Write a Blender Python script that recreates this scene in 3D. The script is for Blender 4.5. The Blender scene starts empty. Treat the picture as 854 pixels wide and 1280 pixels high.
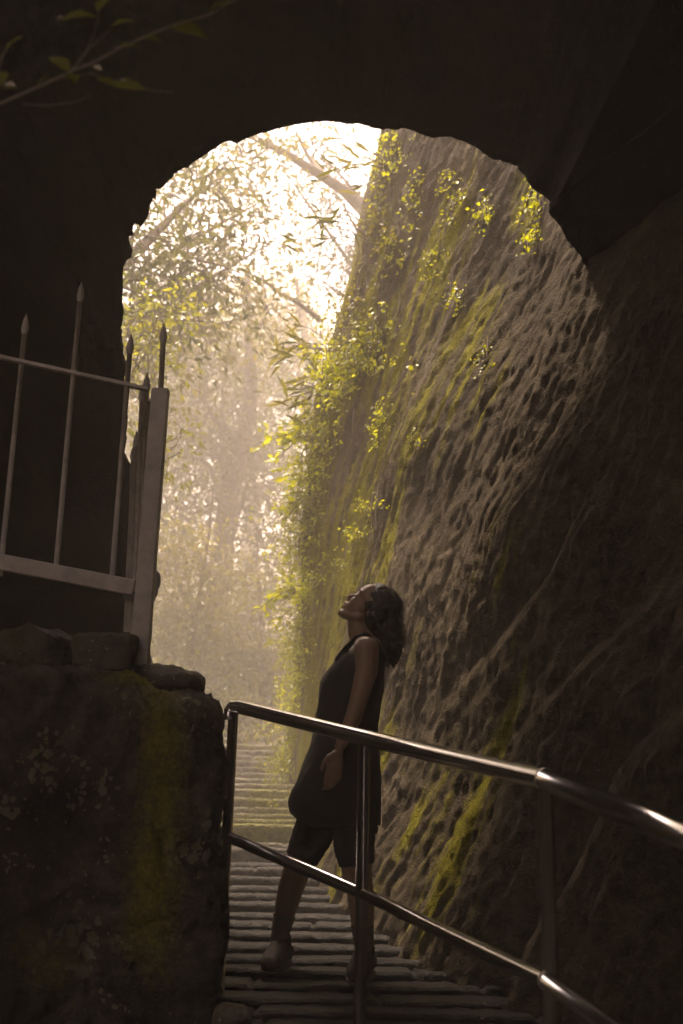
import bpy, bmesh, math, random
import numpy as np
from mathutils import Vector, Matrix, Euler

scene = bpy.context.scene
COL = scene.collection
R_ = math.radians

# ------------------------------------------------------------------ camera
F_PX = 1300.0
PITCH, ROLL = R_(13.8), R_(1.2)
CAM_R = Euler((R_(90) + PITCH, 0, 0)).to_matrix() @ Euler((0, 0, ROLL)).to_matrix()
cd = bpy.data.cameras.new("camera")
cam = bpy.data.objects.new("camera", cd); COL.objects.link(cam)
cam.matrix_world = CAM_R.to_4x4()
cd.sensor_fit = 'HORIZONTAL'; cd.sensor_width = 36.0; cd.lens = 36.0 * F_PX / 854.0
cd.clip_start = 0.05; cd.clip_end = 3000
cd.dof.use_dof = True; cd.dof.focus_distance = 4.3; cd.dof.aperture_fstop = 4.5
scene.camera = cam

# ------------------------------------------------------------------ light
SUN_EL, SUN_AZ = 71.0, 30.0          # azimuth: degrees left of straight ahead (+Y)
EXPOSURE = 2.35
w = bpy.data.worlds.new("World"); scene.world = w; w.use_nodes = True
nt = w.node_tree; nt.nodes.clear()
sky = nt.nodes.new("ShaderNodeTexSky"); sky.sky_type = 'NISHITA'; sky.sun_disc = False
sky.sun_elevation = R_(SUN_EL); sky.sun_rotation = R_(-SUN_AZ)
sky.air_density = 1.0; sky.dust_density = 7.0; sky.ozone_density = 0.6
bg = nt.nodes.new("ShaderNodeBackground"); bg.inputs[1].default_value = 0.15
wo = nt.nodes.new("ShaderNodeOutputWorld")
nt.links.new(sky.outputs[0], bg.inputs[0]); nt.links.new(bg.outputs[0], wo.inputs[0])
sd = bpy.data.lights.new("sun", 'SUN'); sd.energy = 3.6; sd.angle = R_(8); sd.color = (1.0, 0.91, 0.79)
sun = bpy.data.objects.new("sun", sd); COL.objects.link(sun)
S = Vector((-math.sin(R_(SUN_AZ)) * math.cos(R_(SUN_EL)), math.cos(R_(SUN_AZ)) * math.cos(R_(SUN_EL)), math.sin(R_(SUN_EL))))
sun.rotation_euler = S.to_track_quat('Z', 'Y').to_euler()
vs = scene.view_settings
vs.view_transform = 'Standard'; vs.look = 'None'; vs.gamma = 1.0; vs.exposure = EXPOSURE
vs.use_curve_mapping = False
try:
    vs.use_white_balance = True; vs.white_balance_temperature = 7600; vs.white_balance_tint = 19
except Exception: pass
scene.cycles.volume_step_rate = 1.0
scene.cycles.volume_bounces = 3
scene.cycles.max_bounces = 8

# ------------------------------------------------------------------ helpers
CR = np.array(CAM_R)
def W(px, py, Y):
    d = -CR[:, 2] + CR[:, 0] * (px - 427) / F_PX + CR[:, 1] * (640 - py) / F_PX
    return Vector(d * (Y / d[1]))
def proj(P):
    c = P @ CR
    return 427 + F_PX * c[..., 0] / -c[..., 2], 640 - F_PX * c[..., 1] / -c[..., 2]

def _h(i, j, k, s):
    n = (i * 374761393 + j * 668265263 + k * 2147483647 + s * 974634777) & 0xFFFFFFFF
    n = ((n ^ (n >> 13)) * 1274126177) & 0xFFFFFFFF
    n = ((n ^ (n >> 16)) * 2246822519) & 0xFFFFFFFF
    return ((n ^ (n >> 15)) & 0xFFFFFF) / float(0xFFFFFF)
def vnoise(x, y, z, s=0):
    x, y, z = np.broadcast_arrays(np.asarray(x, float), np.asarray(y, float), np.asarray(z, float))
    xi = np.floor(x).astype(np.int64); yi = np.floor(y).astype(np.int64); zi = np.floor(z).astype(np.int64)
    fx, fy, fz = x - xi, y - yi, z - zi
    ux, uy, uz = [f * f * f * (f * (f * 6 - 15) + 10) for f in (fx, fy, fz)]
    r = 0
    for a in (0, 1):
        for b in (0, 1):
            for c in (0, 1):
                wgt = (ux if a else 1 - ux) * (uy if b else 1 - uy) * (uz if c else 1 - uz)
                r = r + wgt * _h(xi + a, yi + b, zi + c, s)
    return r * 2 - 1
def fbm(x, y, z, o=4, s=0, g=0.5):
    r = 0; a = 1.0; t = 0
    for k in range(o):
        r = r + a * vnoise(x * 2**k + 17.3 * k, y * 2**k - 9.1 * k, z * 2**k + 4.7 * k, s + k); t += a; a *= g
    return r / t
def ridge(x, y, z, o=3, s=0):
    r = 0; a = 1.0; t = 0
    for k in range(o):
        r = r + a * (1 - 2 * np.abs(vnoise(x * 2**k + 5.3 * k, y * 2**k, z * 2**k, s + k))); t += a; a *= 0.5
    return r / t
def sstep(a, b, x):
    t = np.clip((x - a) / (b - a), 0, 1); return t * t * (3 - 2 * t)

def link(o, parent=None):
    COL.objects.link(o)
    if parent: o.parent = parent
    return o
def tag(o, label=None, cat=None, group=None, kind=None):
    if label: o['label'] = label
    if cat: o['category'] = cat
    if group: o['group'] = group
    if kind: o['kind'] = kind
    return o
def empty(name, loc):
    o = bpy.data.objects.new(name, None); o.location = loc; COL.objects.link(o); o.empty_display_size = 0.1
    return o
def mesh_np(name, V, Fs, mat, parent=None, smooth=True, attr=None):
    """V (n,3) world coords; Fs (m,3|4) or list of arrays"""
    if not isinstance(Fs, (list, tuple)): Fs = [Fs]
    me = bpy.data.meshes.new(name)
    V = np.asarray(V, dtype=np.float32)
    off = np.zeros(3, np.float32)
    if parent is not None: off = np.array(parent.location, dtype=np.float32)
    me.vertices.add(len(V)); me.vertices.foreach_set('co', (V - off).ravel())
    lv = np.concatenate([f.ravel() for f in Fs]).astype(np.int32)
    ls = np.concatenate([np.full(len(f), f.shape[1]) for f in Fs])
    st = np.concatenate([[0], np.cumsum(ls)[:-1]]).astype(np.int32)
    me.loops.add(len(lv)); me.loops.foreach_set('vertex_index', lv)
    me.polygons.add(len(ls)); me.polygons.foreach_set('loop_start', st)
    me.polygons.foreach_set('use_smooth', np.full(len(ls), smooth))
    if attr:
        for k, a in attr.items():
            at = me.attributes.new(k, 'FLOAT', 'POINT'); at.data.foreach_set('value', np.asarray(a, np.float32).ravel())
    me.update(calc_edges=True); me.validate()
    if mat: me.materials.append(mat)
    return link(bpy.data.objects.new(name, me), parent)
def grid_faces(nu, nv, closed=False):
    i = np.arange(nu - (0 if closed else 1)); j = np.arange(nv - 1)
    I, J = np.meshgrid(i, j, indexing='ij')
    a = I * nv + J; b = ((I + 1) % nu) * nv + J
    return np.stack([a, b, b + 1, a + 1], -1).reshape(-1, 4)
class MB:
    def __init__(s): s.V = []; s.F4 = []; s.F3 = []; s.n = 0
    def add(s, V, F):
        V = np.asarray(V, float); F = np.asarray(F)
        (s.F4 if F.shape[1] == 4 else s.F3).append(F + s.n); s.V.append(V); s.n += len(V)
    def add2(s, V, F4, F3):
        V = np.asarray(V, float)
        if len(F4): s.F4.append(np.asarray(F4) + s.n)
        if len(F3): s.F3.append(np.asarray(F3) + s.n)
        s.V.append(V); s.n += len(V)
    def build(s, name, mat, parent=None, smooth=True):
        Fs = []
        if s.F4: Fs.append(np.concatenate(s.F4))
        if s.F3: Fs.append(np.concatenate(s.F3))
        return mesh_np(name, np.concatenate(s.V), Fs, mat, parent, smooth)
def tube(mb, pts, rad, n=8, cap=True):
    P = np.array([list(p) for p in pts], float); m = len(P)
    rad = np.broadcast_to(np.asarray(rad, float), (m,))
    T = np.gradient(P, axis=0); T /= np.linalg.norm(T, axis=1)[:, None] + 1e-9
    ref = np.array([0, 0, 1.0]) if abs(T[0][2]) < 0.9 else np.array([1.0, 0, 0])
    U = np.cross(T[0], ref); U /= np.linalg.norm(U); Us = []
    for t in T:
        U = U - t * U.dot(t); U /= np.linalg.norm(U) + 1e-9; Us.append(U)
    Us = np.array(Us); Vv = np.cross(T, Us)
    a = np.arange(n) * 2 * math.pi / n
    ring = P[None] + rad[None, :, None] * (np.cos(a)[:, None, None] * Us[None] + np.sin(a)[:, None, None] * Vv[None])
    V = ring.reshape(-1, 3); F = grid_faces(n, m, True)
    F3 = []
    if cap:
        V = np.concatenate([V, P[:1], P[-1:]]); c0 = n * m; c1 = c0 + 1
        for i in range(n):
            j = (i + 1) % n
            F3.append((i * m, j * m, c0)); F3.append((j * m + m - 1, i * m + m - 1, c1))
    mb.add2(V, F, np.array(F3).reshape(-1, 3))
def box(mb, c, h, M=None):
    c = np.array(list(c), float); h = np.array(h, float)
    s = np.array([[-1,-1,-1],[1,-1,-1],[1,1,-1],[-1,1,-1],[-1,-1,1],[1,-1,1],[1,1,1],[-1,1,1]], float) * h
    if M is not None: s = s @ np.array(M).T
    mb.add(s + c, np.array([[0,3,2,1],[4,5,6,7],[0,1,5,4],[1,2,6,5],[2,3,7,6],[3,0,4,7]]))
def bar(mb, a, b, wx, wy, up=(0, 1, 0)):
    a = Vector(a); b = Vector(b); z = (b - a); L = z.length; z.normalize()
    y = Vector(up); y = (y - z * y.dot(z)).normalized(); x = y.cross(z)
    M = Matrix((x, y, z)).transposed()
    box(mb, (a + b) / 2, (wx / 2, wy / 2, L / 2), M)

# ------------------------------------------------------------------ materials
def new_mat(name):
    m = bpy.data.materials.new(name); m.use_nodes = True
    n = m.node_tree; b = n.nodes["Principled BSDF"]
    return m, n, b
def N(n, t, **kw):
    o = n.nodes.new(t)
    for k, v in kw.items(): setattr(o, k, v)
    return o
def pos(n, scale=(1, 1, 1), rot=(0, 0, 0)):
    g = N(n, "ShaderNodeTexCoord"); mp = N(n, "ShaderNodeMapping")
    mp.inputs['Scale'].default_value = scale; mp.inputs['Rotation'].default_value = rot
    n.links.new(g.outputs['Object'], mp.inputs[0]); return mp.outputs[0]
def noise(n, vec, sc, det=6, rough=0.6, dist=0.0):
    o = N(n, "ShaderNodeTexNoise"); o.inputs['Scale'].default_value = sc; o.inputs['Detail'].default_value = det
    o.inputs['Roughness'].default_value = rough; o.inputs['Distortion'].default_value = dist
    n.links.new(vec, o.inputs['Vector']); return o.outputs['Fac']
def ramp(n, fac, stops):
    r = N(n, "ShaderNodeValToRGB"); e = r.color_ramp.elements
    while len(e) < len(stops): e.new(0.5)
    for q, (p, c) in zip(e, stops):
        q.position = p; q.color = (*c, 1) if len(c) == 3 else c
    n.links.new(fac, r.inputs[0]); return r.outputs[0]
def mixc(n, fac, a, b, mode='MIX'):
    m = N(n, "ShaderNodeMix", data_type='RGBA', blend_type=mode)
    if hasattr(fac, 'default_value') or not isinstance(fac, float): n.links.new(fac, m.inputs[0])
    else: m.inputs[0].default_value = fac
    for s, v in ((6, a), (7, b)):
        if isinstance(v, tuple): m.inputs[s].default_value = (*v, 1)
        else: n.links.new(v, m.inputs[s])
    return m.outputs[2]
def math_(n, op, a, b=0.0, clamp=False):
    m = N(n, "ShaderNodeMath", operation=op); m.use_clamp = clamp
    for i, v in ((0, a), (1, b)):
        if isinstance(v, (int, float)): m.inputs[i].default_value = v
        else: n.links.new(v, m.inputs[i])
    return m.outputs[0]
def bump(n, b, h, strength, dist=0.02):
    o = N(n, "ShaderNodeBump"); o.inputs['Strength'].default_value = strength; o.inputs['Distance'].default_value = dist
    n.links.new(h, o.inputs['Height']); n.links.new(o.outputs[0], b.inputs['Normal']); return o
def setv(b, **kw):
    for k, v in kw.items():
        b.inputs[k.replace('_', ' ')].default_value = (*v, 1) if isinstance(v, tuple) else v

def rock_mat(name, c0, c1, c2, moss=(0.13, 0.12, 0.012), attr=True, rough=0.75, speck=0.0, bs=1.0, spec=0.4, wet_shade=False):
    m, n, b = new_mat(name)
    p = pos(n); n1 = noise(n, p, 1.7, 8, 0.65); n2 = noise(n, p, 14, 6, 0.7)
    col = ramp(n, n1, [(0.3, c0), (0.5, c1), (0.72, c2)])
    dk = ramp(n, n2, [(0.3, (0.45, 0.45, 0.45)), (0.6, (1.1, 1.1, 1.1))])
    col = mixc(n, 1.0, col, dk, 'MULTIPLY')
    if speck:
        v = N(n, "ShaderNodeTexVoronoi"); v.inputs['Scale'].default_value = 34
        tn = N(n, "ShaderNodeTexNoise"); tn.inputs['Scale'].default_value = 30; tn.inputs['Detail'].default_value = 4; n.links.new(p, tn.inputs['Vector'])
        va = N(n, "ShaderNodeVectorMath", operation='MULTIPLY_ADD'); n.links.new(tn.outputs['Color'], va.inputs[0]); va.inputs[1].default_value = (.045, .045, .045); n.links.new(p, va.inputs[2])
        n.links.new(va.outputs[0], v.inputs['Vector'])
        big = noise(n, p, 4.0, 3, 0.6)
        lim = math_(n, 'MULTIPLY', math_(n, 'SUBTRACT', big, 0.45, True), speck)
        f = math_(n, 'LESS_THAN', v.outputs['Distance'], lim)
        col = mixc(n, math_(n, 'MULTIPLY', f, 0.75), col, (0.42, 0.38, 0.26))
    if attr:
        a = N(n, "ShaderNodeAttribute"); a.attribute_name = 'moss'
        mn = noise(n, p, 28, 5, 0.75)
        f = math_(n, 'MULTIPLY', math_(n, 'SUBTRACT', math_(n, 'ADD', a.outputs['Fac'], math_(n, 'MULTIPLY', mn, 0.9)), 0.72), 1.7, True)
        mc = ramp(n, noise(n, p, 60, 3), [(0.3, tuple(c * 0.55 for c in moss)), (0.7, tuple(c * 1.35 for c in moss))])
        col = mixc(n, f, col, mc)
    if wet_shade:
        wa = N(n, "ShaderNodeAttribute"); wa.attribute_name = 'wet_shade'
        col = mixc(n, wa.outputs['Fac'], col, mixc(n, 1.0, col, (.08, .076, .072), 'MULTIPLY'))  # damp stone colour darkened much further, with shade painted in
    n.links.new(col, b.inputs['Base Color'])
    hh = math_(n, 'ADD', math_(n, 'MULTIPLY', noise(n, p, 22, 8, 0.7), 1.0), math_(n, 'MULTIPLY', noise(n, p, 110, 4, 0.7), 0.35))
    bump(n, b, hh, 0.9 * bs, 0.025)
    setv(b, Roughness=rough); b.inputs['Specular IOR Level'].default_value = spec
    return m
M = {}
M['cliff'] = rock_mat('cliff_rock', (0.032, 0.0255, 0.016), (0.063, 0.050, 0.032), (0.11, 0.089, 0.059), moss=(0.13, 0.122, 0.009), spec=.04, rough=.9, bs=1.3)
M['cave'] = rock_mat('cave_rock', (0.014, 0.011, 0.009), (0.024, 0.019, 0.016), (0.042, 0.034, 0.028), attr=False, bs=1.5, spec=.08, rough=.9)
M['boulder'] = rock_mat('boulder_rock', (0.06, 0.05, 0.04), (0.14, 0.115, 0.09), (0.30, 0.25, 0.20), moss=(0.36, 0.31, 0.035), speck=3.0, bs=2.2, spec=.2)
M['stone'] = rock_mat('loose_stone', (0.05, 0.042, 0.034), (0.10, 0.085, 0.068), (0.17, 0.145, 0.12), moss=(0.10, 0.085, 0.012), speck=1.0)
M['step'] = rock_mat('step_stone', (0.15, 0.13, 0.10), (0.28, 0.245, 0.19), (0.44, 0.39, 0.31), moss=(0.26, 0.25, 0.05), rough=0.45, spec=0.28, bs=2.6, wet_shade=True)
M['soil'] = rock_mat('soil', (0.04, 0.032, 0.022), (0.08, 0.062, 0.04), (0.12, 0.10, 0.06), attr=False)

def leaf_mat(name, c0, c1, trans=0.5, rough=0.45):
    m, n, b = new_mat(name)
    g = N(n, "ShaderNodeNewGeometry")
    col = ramp(n, g.outputs['Random Per Island'], [(0.0, c0), (1.0, c1)])
    n.links.new(col, b.inputs['Base Color']); setv(b, Roughness=rough)
    t = N(n, "ShaderNodeBsdfTranslucent"); n.links.new(mixc(n, 1.0, col, (1.5, 1.35, 0.6), 'MULTIPLY'), t.inputs[0])
    mx = N(n, "ShaderNodeMixShader"); mx.inputs[0].default_value = trans
    n.links.new(b.outputs[0], mx.inputs[1]); n.links.new(t.outputs[0], mx.inputs[2])
    n.links.new(mx.outputs[0], n.nodes["Material Output"].inputs[0]); return m
M['leaf_dark'] = leaf_mat('leaf_dark', (0.035, 0.045, 0.014), (0.09, 0.10, 0.03))
M['leaf_mid'] = leaf_mat('leaf_mid', (0.07, 0.078, 0.018), (0.13, 0.12, 0.035))
M['leaf_lime'] = leaf_mat('leaf_lime', (0.20, 0.25, 0.008), (0.33, 0.345, 0.02), 0.55)
M['leaf_ivy'] = leaf_mat('leaf_ivy', (0.13, 0.165, 0.008), (0.26, 0.27, 0.015), 0.45, 0.4)
M['leaf_twig'] = leaf_mat('leaf_twig', (0.11, 0.12, 0.010), (0.19, 0.18, 0.015), 0.4, 0.7)

def flat_mat(name, c, rough=0.6, metal=0.0, bsc=40, bst=0.2, spec=0.5, var=0.25):
    m, n, b = new_mat(name); p = pos(n)
    nn = noise(n, p, bsc, 5, 0.6)
    col = ramp(n, noise(n, p, bsc * 0.2, 4, 0.6), [(0.3, tuple(x * (1 - var) for x in c)), (0.7, tuple(x * (1 + var) for x in c))])
    n.links.new(col, b.inputs['Base Color']); setv(b, Roughness=rough, Metallic=metal)
    b.inputs['Specular IOR Level'].default_value = spec
    bump(n, b, nn, bst, 0.004); return m
M['bark'] = flat_mat('bark', (0.10, 0.075, 0.055), 0.9, bsc=18, bst=0.8)
M['steel'] = flat_mat('brushed_steel', (0.88, 0.86, 0.84), 0.15, 1.0, bsc=60, bst=0.012, var=0.10)
M['weld'] = flat_mat('welded_steel', (0.4, 0.36, 0.32), 0.4, 1.0, bsc=200, bst=0.4)
M['paint'] = flat_mat('fence_paint', (0.42, 0.385, 0.36), 0.5, 0.0, bsc=90, bst=0.25)
M['skin'] = flat_mat('skin', (0.23, 0.145, 0.10), 0.42, bsc=150, bst=0.12, var=0.08)
M['skin'].node_tree.nodes["Principled BSDF"].inputs['Subsurface Weight'].default_value = 0.08
M['dress'] = flat_mat('black_jersey', (0.018, 0.015, 0.015), 0.85, bsc=260, bst=0.4)
M['leggings'] = flat_mat('leggings_cloth', (0.013, 0.011, 0.011), 0.9, bsc=300, bst=0.3)
M['hair'] = flat_mat('dark_hair', (0.012, 0.009, 0.007), 0.5, bsc=120, bst=0.8)
M['shoe'] = flat_mat('canvas_shoe', (0.04, 0.032, 0.026), 0.85, bsc=180, bst=0.5)
M['sock'] = flat_mat('wool_sock', (0.13, 0.105, 0.085), 0.95, bsc=220, bst=0.5)
M['sole'] = flat_mat('rubber_sole', (0.05, 0.045, 0.04), 0.8)
M['lash'] = flat_mat('eyelash', (0.01, 0.008, 0.007), 0.7)
M['lips'] = flat_mat('lips', (0.32, 0.13, 0.09), 0.35, bsc=150, bst=0.1)

# ------------------------------------------------------------------ cliff wall (right)
rng = np.random.default_rng(7)
BL = np.array([(4.2,-4.5),(3.2,-1.5),(2.2,1.2),(1.42,2.6),(.80,3.85),(.28,4.75),(-.14,5.8),(-.40,7.4),(-.52,9.0),(-.60,10.4),(-.38,11.4),(.5,12.3),(3,13.2),(8,14)], float)
def catmull(P, n):
    P = np.vstack([2 * P[0] - P[1], P, 2 * P[-1] - P[-2]]); out = []
    for i in range(1, len(P) - 2):
        t = np.linspace(0, 1, n, endpoint=False)[:, None]
        p0, p1, p2, p3 = P[i-1], P[i], P[i+1], P[i+2]
        out.append(0.5 * ((2*p1) + (-p0+p2)*t + (2*p0-5*p1+4*p2-p3)*t**2 + (-p0+3*p1-3*p2+p3)*t**3))
    return np.vstack(out + [P[-2][None]])
base = catmull(BL, 200)
al = np.concatenate([[0], np.cumsum(np.linalg.norm(np.diff(base, axis=0), axis=1))])
dens = 1.0 / np.clip(np.hypot(base[:, 0], base[:, 1] - 0), 2.0, 30) * np.where((base[:, 1] > 2.4) & (base[:, 1] < 12), 1.0, 0.25)
cum = np.concatenate([[0], np.cumsum((dens[1:] + dens[:-1]) / 2 * np.diff(al))]); cum /= cum[-1]
NU, NV = 760, 620
av = np.interp(np.linspace(0, 1, NU), cum, al)
bx = np.interp(av, al, base[:, 0]); by = np.interp(av, al, base[:, 1])
tx = np.gradient(bx, av); ty = np.gradient(by, av); tl = np.hypot(tx, ty); tx /= tl; ty /= tl
k = np.ones(31) / 31
nx = np.convolve(np.pad(-ty, 15, 'edge'), k, 'valid'); ny = np.convolve(np.pad(tx, 15, 'edge'), k, 'valid')
zv = -1.5 + 12.0 * np.linspace(0, 1, NV) ** 1.25
A, Z = np.meshgrid(av, zv, indexing='ij')
def terrace(h, n, sharp=.8):
    q = h * n; f = q - np.floor(q)
    return (np.floor(q) + np.clip((f - sharp) / (1 - sharp), 0, 1)) / n
def cliff_disp(A, Z):
    wq = fbm(A * .5, Z * .5, 0 * Z, 3, 3) * .6
    ac = A + 0.30 * Z + wq * .5                                  # across the tilted drip lines
    d = fbm(A * .35, Z * .35, 0 * Z, 3, 11) * .22
    w2 = fbm(A * 1.6, Z * 1.2, 0 * Z, 3, 17) * .9
    ac = ac - .06 * Z                                            # drip lines lean a little more
    mod = .35 + .65 * sstep(-.3, .4, fbm(A * 1.1, Z * .8, 0 * Z, 2, 19))
    d = d + ridge(ac * 1.1, Z * .25 + 3, 0 * Z, 2, 21) * .04
    d = d + ridge(ac * 4.0 + w2 * 1.3, Z * .7, 0 * Z, 2, 31) * .008 * mod
    d = d + ridge(ac * 12 + w2 * 2.5, Z * 1.3, 0 * Z, 3, 41) * .009 * mod
    d = d + fbm(ac * 28 + w2 * 4, Z * 4.5, 0 * Z, 3, 51) * .018 * (.5 + .7 * mod)
    d = d + fbm(A * 30, Z * 22, 0 * Z, 2, 55) * .012
    d = d + terrace(fbm(ac * 2.2, Z * .9, 0 * Z + 5, 5, 57, .6), 7) * .035 * (.4 + .6 * mod)
    d = d + terrace(fbm(ac * 8, Z * 4, 0 * Z + 9, 4, 59, .6), 5) * .010
    # diagonal ledges of the lower near part: saw-toothed bedding at about 45 degrees
    c45 = (A * .72 + Z * .85) + fbm(A * .8, Z * .8, 0 * Z, 3, 61) * .5
    f = (c45 * 1.15) % 1.0; saw = np.where(f < .82, f / .82, (1 - f) / .18)
    amt = sstep(-.3, .45, fbm(A * .5 + 9, Z * .5, 0 * Z, 2, 71)) * sstep(10.8, 8.8, A)
    d = d + saw * .15 * amt
    f2 = (c45 * 3.3 + fbm(A * 2, Z * 2, 0 * Z, 2, 75) * .4) % 1.0; s2 = np.where(f2 < .8, f2 / .8, (1 - f2) / .2)
    d = d + s2 * .03 * amt
    d = d + fbm(A * 7, Z * 5, 0 * Z, 4, 81) * .016
    return d
D = cliff_disp(A, Z)
lean = (0.085 + 0.17 * sstep(8.0, 4.6, by)[:, None]) * (Z + .8) + 0.012 * np.clip(Z - 1, 0, 9)**1.6
CX = bx[:, None] + nx[:, None] * D + lean
CY = by[:, None] + ny[:, None] * D
CV = np.stack([CX, CY, Z], -1).reshape(-1, 3)
cpx, cpy = proj(CV)
moss = np.zeros(len(CV))
strk = (.7 * fbm((A + .3 * Z) * 30, Z * 3.5, 0 * Z, 2, 99).ravel() + fbm((A + .3 * Z) * 3.2, Z * .45, 0 * Z, 3, 91).ravel() + .6 * fbm((A + .3 * Z) * 12, Z * 1.4, 0 * Z, 2, 95).ravel())
def mpatch(cx, cy, rx, ry, amp, ang=0):
    global moss
    c, s = math.cos(ang), math.sin(ang)
    dx, dy = cpx - cx, cpy - cy
    q = ((dx * c + dy * s) / rx)**2 + ((-dx * s + dy * c) / ry)**2
    moss = np.maximum(moss, amp * np.exp(-q))
mpatch(365, 900, 55, 240, 1.0); mpatch(400, 700, 60, 170, .85); mpatch(440, 760, 70, 120, .6); mpatch(590, 470, 30, 110, .75, .35)
mpatch(550, 330, 40, 130, .55, .2); mpatch(660, 250, 25, 60, .6); mpatch(620, 900, 26, 110, .5, .25); mpatch(620, 700, 25, 80, .45, .3)
mpatch(560, 1060, 75, 90, .32); mpatch(500, 960, 50, 90, .4); mpatch(430, 1060, 80, 70, .55); mpatch(520, 1040, 110, 110, .5); mpatch(480, 940, 50, 60, .5); mpatch(520, 1130, 60, 60, .25); mpatch(480, 450, 60, 160, .45)
moss = moss * (0.45 + 1.2 * (strk * .5 + .5)) + strk * .75 * sstep(.02, .3, moss) - .12 + (.34 + .30 * strk) * sstep(760, 400, cpx)
cliff = mesh_np('cliff', CV, grid_faces(NU, NV)[:, ::-1], M['cliff'], attr={'moss': moss}); tag(cliff, kind='structure')
CN = np.stack([np.repeat(nx, NV), np.repeat(ny, NV), np.full(NU * NV, .08)], -1)
_vis = (CV[:, 1] > 2.0) & (CV[:, 1] < 12.0)
_idx = np.nonzero(_vis)[0]
def wall_at(px, py):
    q = (cpx[_idx] - px)**2 + (cpy[_idx] - py)**2
    c = _idx[q < max(q.min() * 4, 9)]
    c = c[np.argmin(CV[c, 1])]
    return Vector(CV[c]), Vector(CN[c]).normalized()

# ------------------------------------------------------------------ cave shell (arch)
RIM = [(232,1060,6.3),(215,960,6.3),(196,860,6.2),(184,770,6.15),(200,722,6.1),(186,690,6.1),(170,640,6.05),(163,600,6.0),(158,560,6.0),(162,520,6),(160,478,6),(155,455,6),(152,430,6),(157,396,6),(156,350,6),(151,322,6),
 (155,295,6),(166,268,6),(190,232,6),(225,208,6),(262,190,6),(290,176,5.98),(300,178,5.97),(322,169,5.94),(345,162,5.9),(380,158,5.85),(415,155,5.75),(450,155,5.6),(480,160,5.45),(520,165,5.3),
 (560,171,5.1),(600,186,4.9),(640,207,4.7),(668,232,4.5),(684,252,4.35),(694,270,4.25)]
RIM = [(a, b, Yr if a < 470 else min(Yr, wall_at(a, b)[0].y - .015 - .12 * sstep(692, 640, a) - .25 * sstep(690, 520, a))) for a, b, Yr in RIM]
print([(a, b, round(float(c), 2)) for a, b, c in RIM if a > 400])
rp = np.array([list(W(*q)) for q in RIM])
rp = np.vstack([rp, rp[-1] + [.2, .25, -.1], rp[-1] + [1.0, 1.0, -.3], rp[-1] + [2.6, 2.0, -1.0]])
t_ = np.concatenate([[0], np.cumsum(np.linalg.norm(np.diff(rp, axis=0), axis=1))])
NT = 640
tt = np.linspace(0, t_[-1], NT)
rc = np.stack([np.interp(tt, t_, rp[:, i]) for i in range(3)], -1)
rc[:, 2] += fbm(tt * 4, 0 * tt, 0 * tt, 4, 5) * .05 * sstep(1.6, .9, rc[:, 0]); rc[:, 0] += fbm(tt * 4, 0 * tt + 3, 0 * tt, 4, 6) * .05
ctr = np.array([0.0, 6.0, 1.0])
out = rc - ctr; out[:, 1] = 0; out /= np.linalg.norm(out, axis=1)[:, None]
NS = 260; HOLE = 2.6
wr = sstep(.0, .9, rc[:, 0])                     # right-hand share: follows the cliff towards the camera
wl = sstep(-.2, -1.1, rc[:, 0])
rows = []
ss = np.linspace(-1, 1, NS)
for s in ss:
    if s < 0:                                    # outside face, bent back into an unseen roof keeping sun off the opening
        q = -s
        P = rc + out * (0.9 * q + 1.8 * q**2)
        P[:, 1] += .12 * math.sin(min(q * 12, 3.14)) - 5.0 * q**1.6
    else:
        d = 11 * s**1.35
        P = rc.copy()
        P += out * (0.02 + 0.55 * d**.6 * (1 - wr[:, None] * .6)) * 1.0
        P[:, 0] += wr * d * .62 - wl * 2.3 * (1 - math.exp(-d * 1.6))
        P[:, 2] += (1 - wl) * .10 * d
        P[:, 1] -= d * (1 - .35 * wl)
    rows.append(P)
G3 = np.array(rows)                              # NS,NT,3
X, Y, Zz = G3[..., 0], G3[..., 1], G3[..., 2]
am = (sstep(0, .12, np.abs(ss))[:, None]) * .35 + .05
dn = fbm(X * .8, Y * .8, Zz * .8, 5, 101) * (am + .0) * sstep(0, .10, np.abs(ss))[:, None] + fbm(X * 5, Y * 5, Zz * 5, 4, 105) * .02 + (ridge(X * 5, Y * 5, Zz * 3, 3, 115) * .035 + terrace(fbm(X * 2, Y * 2, Zz * 2, 4, 117, .6), 5) * .18) * sstep(0, .06, np.abs(ss))[:, None] + ridge(X * 1.7, Y * 1.7, Zz * .9, 3, 111) * am * .35 * sstep(0, .08, np.abs(ss))[:, None]
dn = dn * (1 - .8 * wr[None, :])
G3 = G3 + out[None] * dn[..., None] + np.stack([0 * dn, -dn * .6, 0 * dn], -1) * wl[None, :, None]
cf = grid_faces(NS, NT); c4 = G3.reshape(-1, 3)[cf].mean(1); sf4 = np.repeat(ss[:-1], NT - 1)
keep = ~((sf4 > 0) & (np.abs(c4[:, 0] + .9) < 1.7) & (np.abs(c4[:, 1] - 2.15) < 1.0) & (c4[:, 2] > 3.0))      # unseen opening cut in the roof to let fill light in
cave = mesh_np('cave', G3.reshape(-1, 3), cf[keep], M['cave']); tag(cave, kind='structure')

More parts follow.
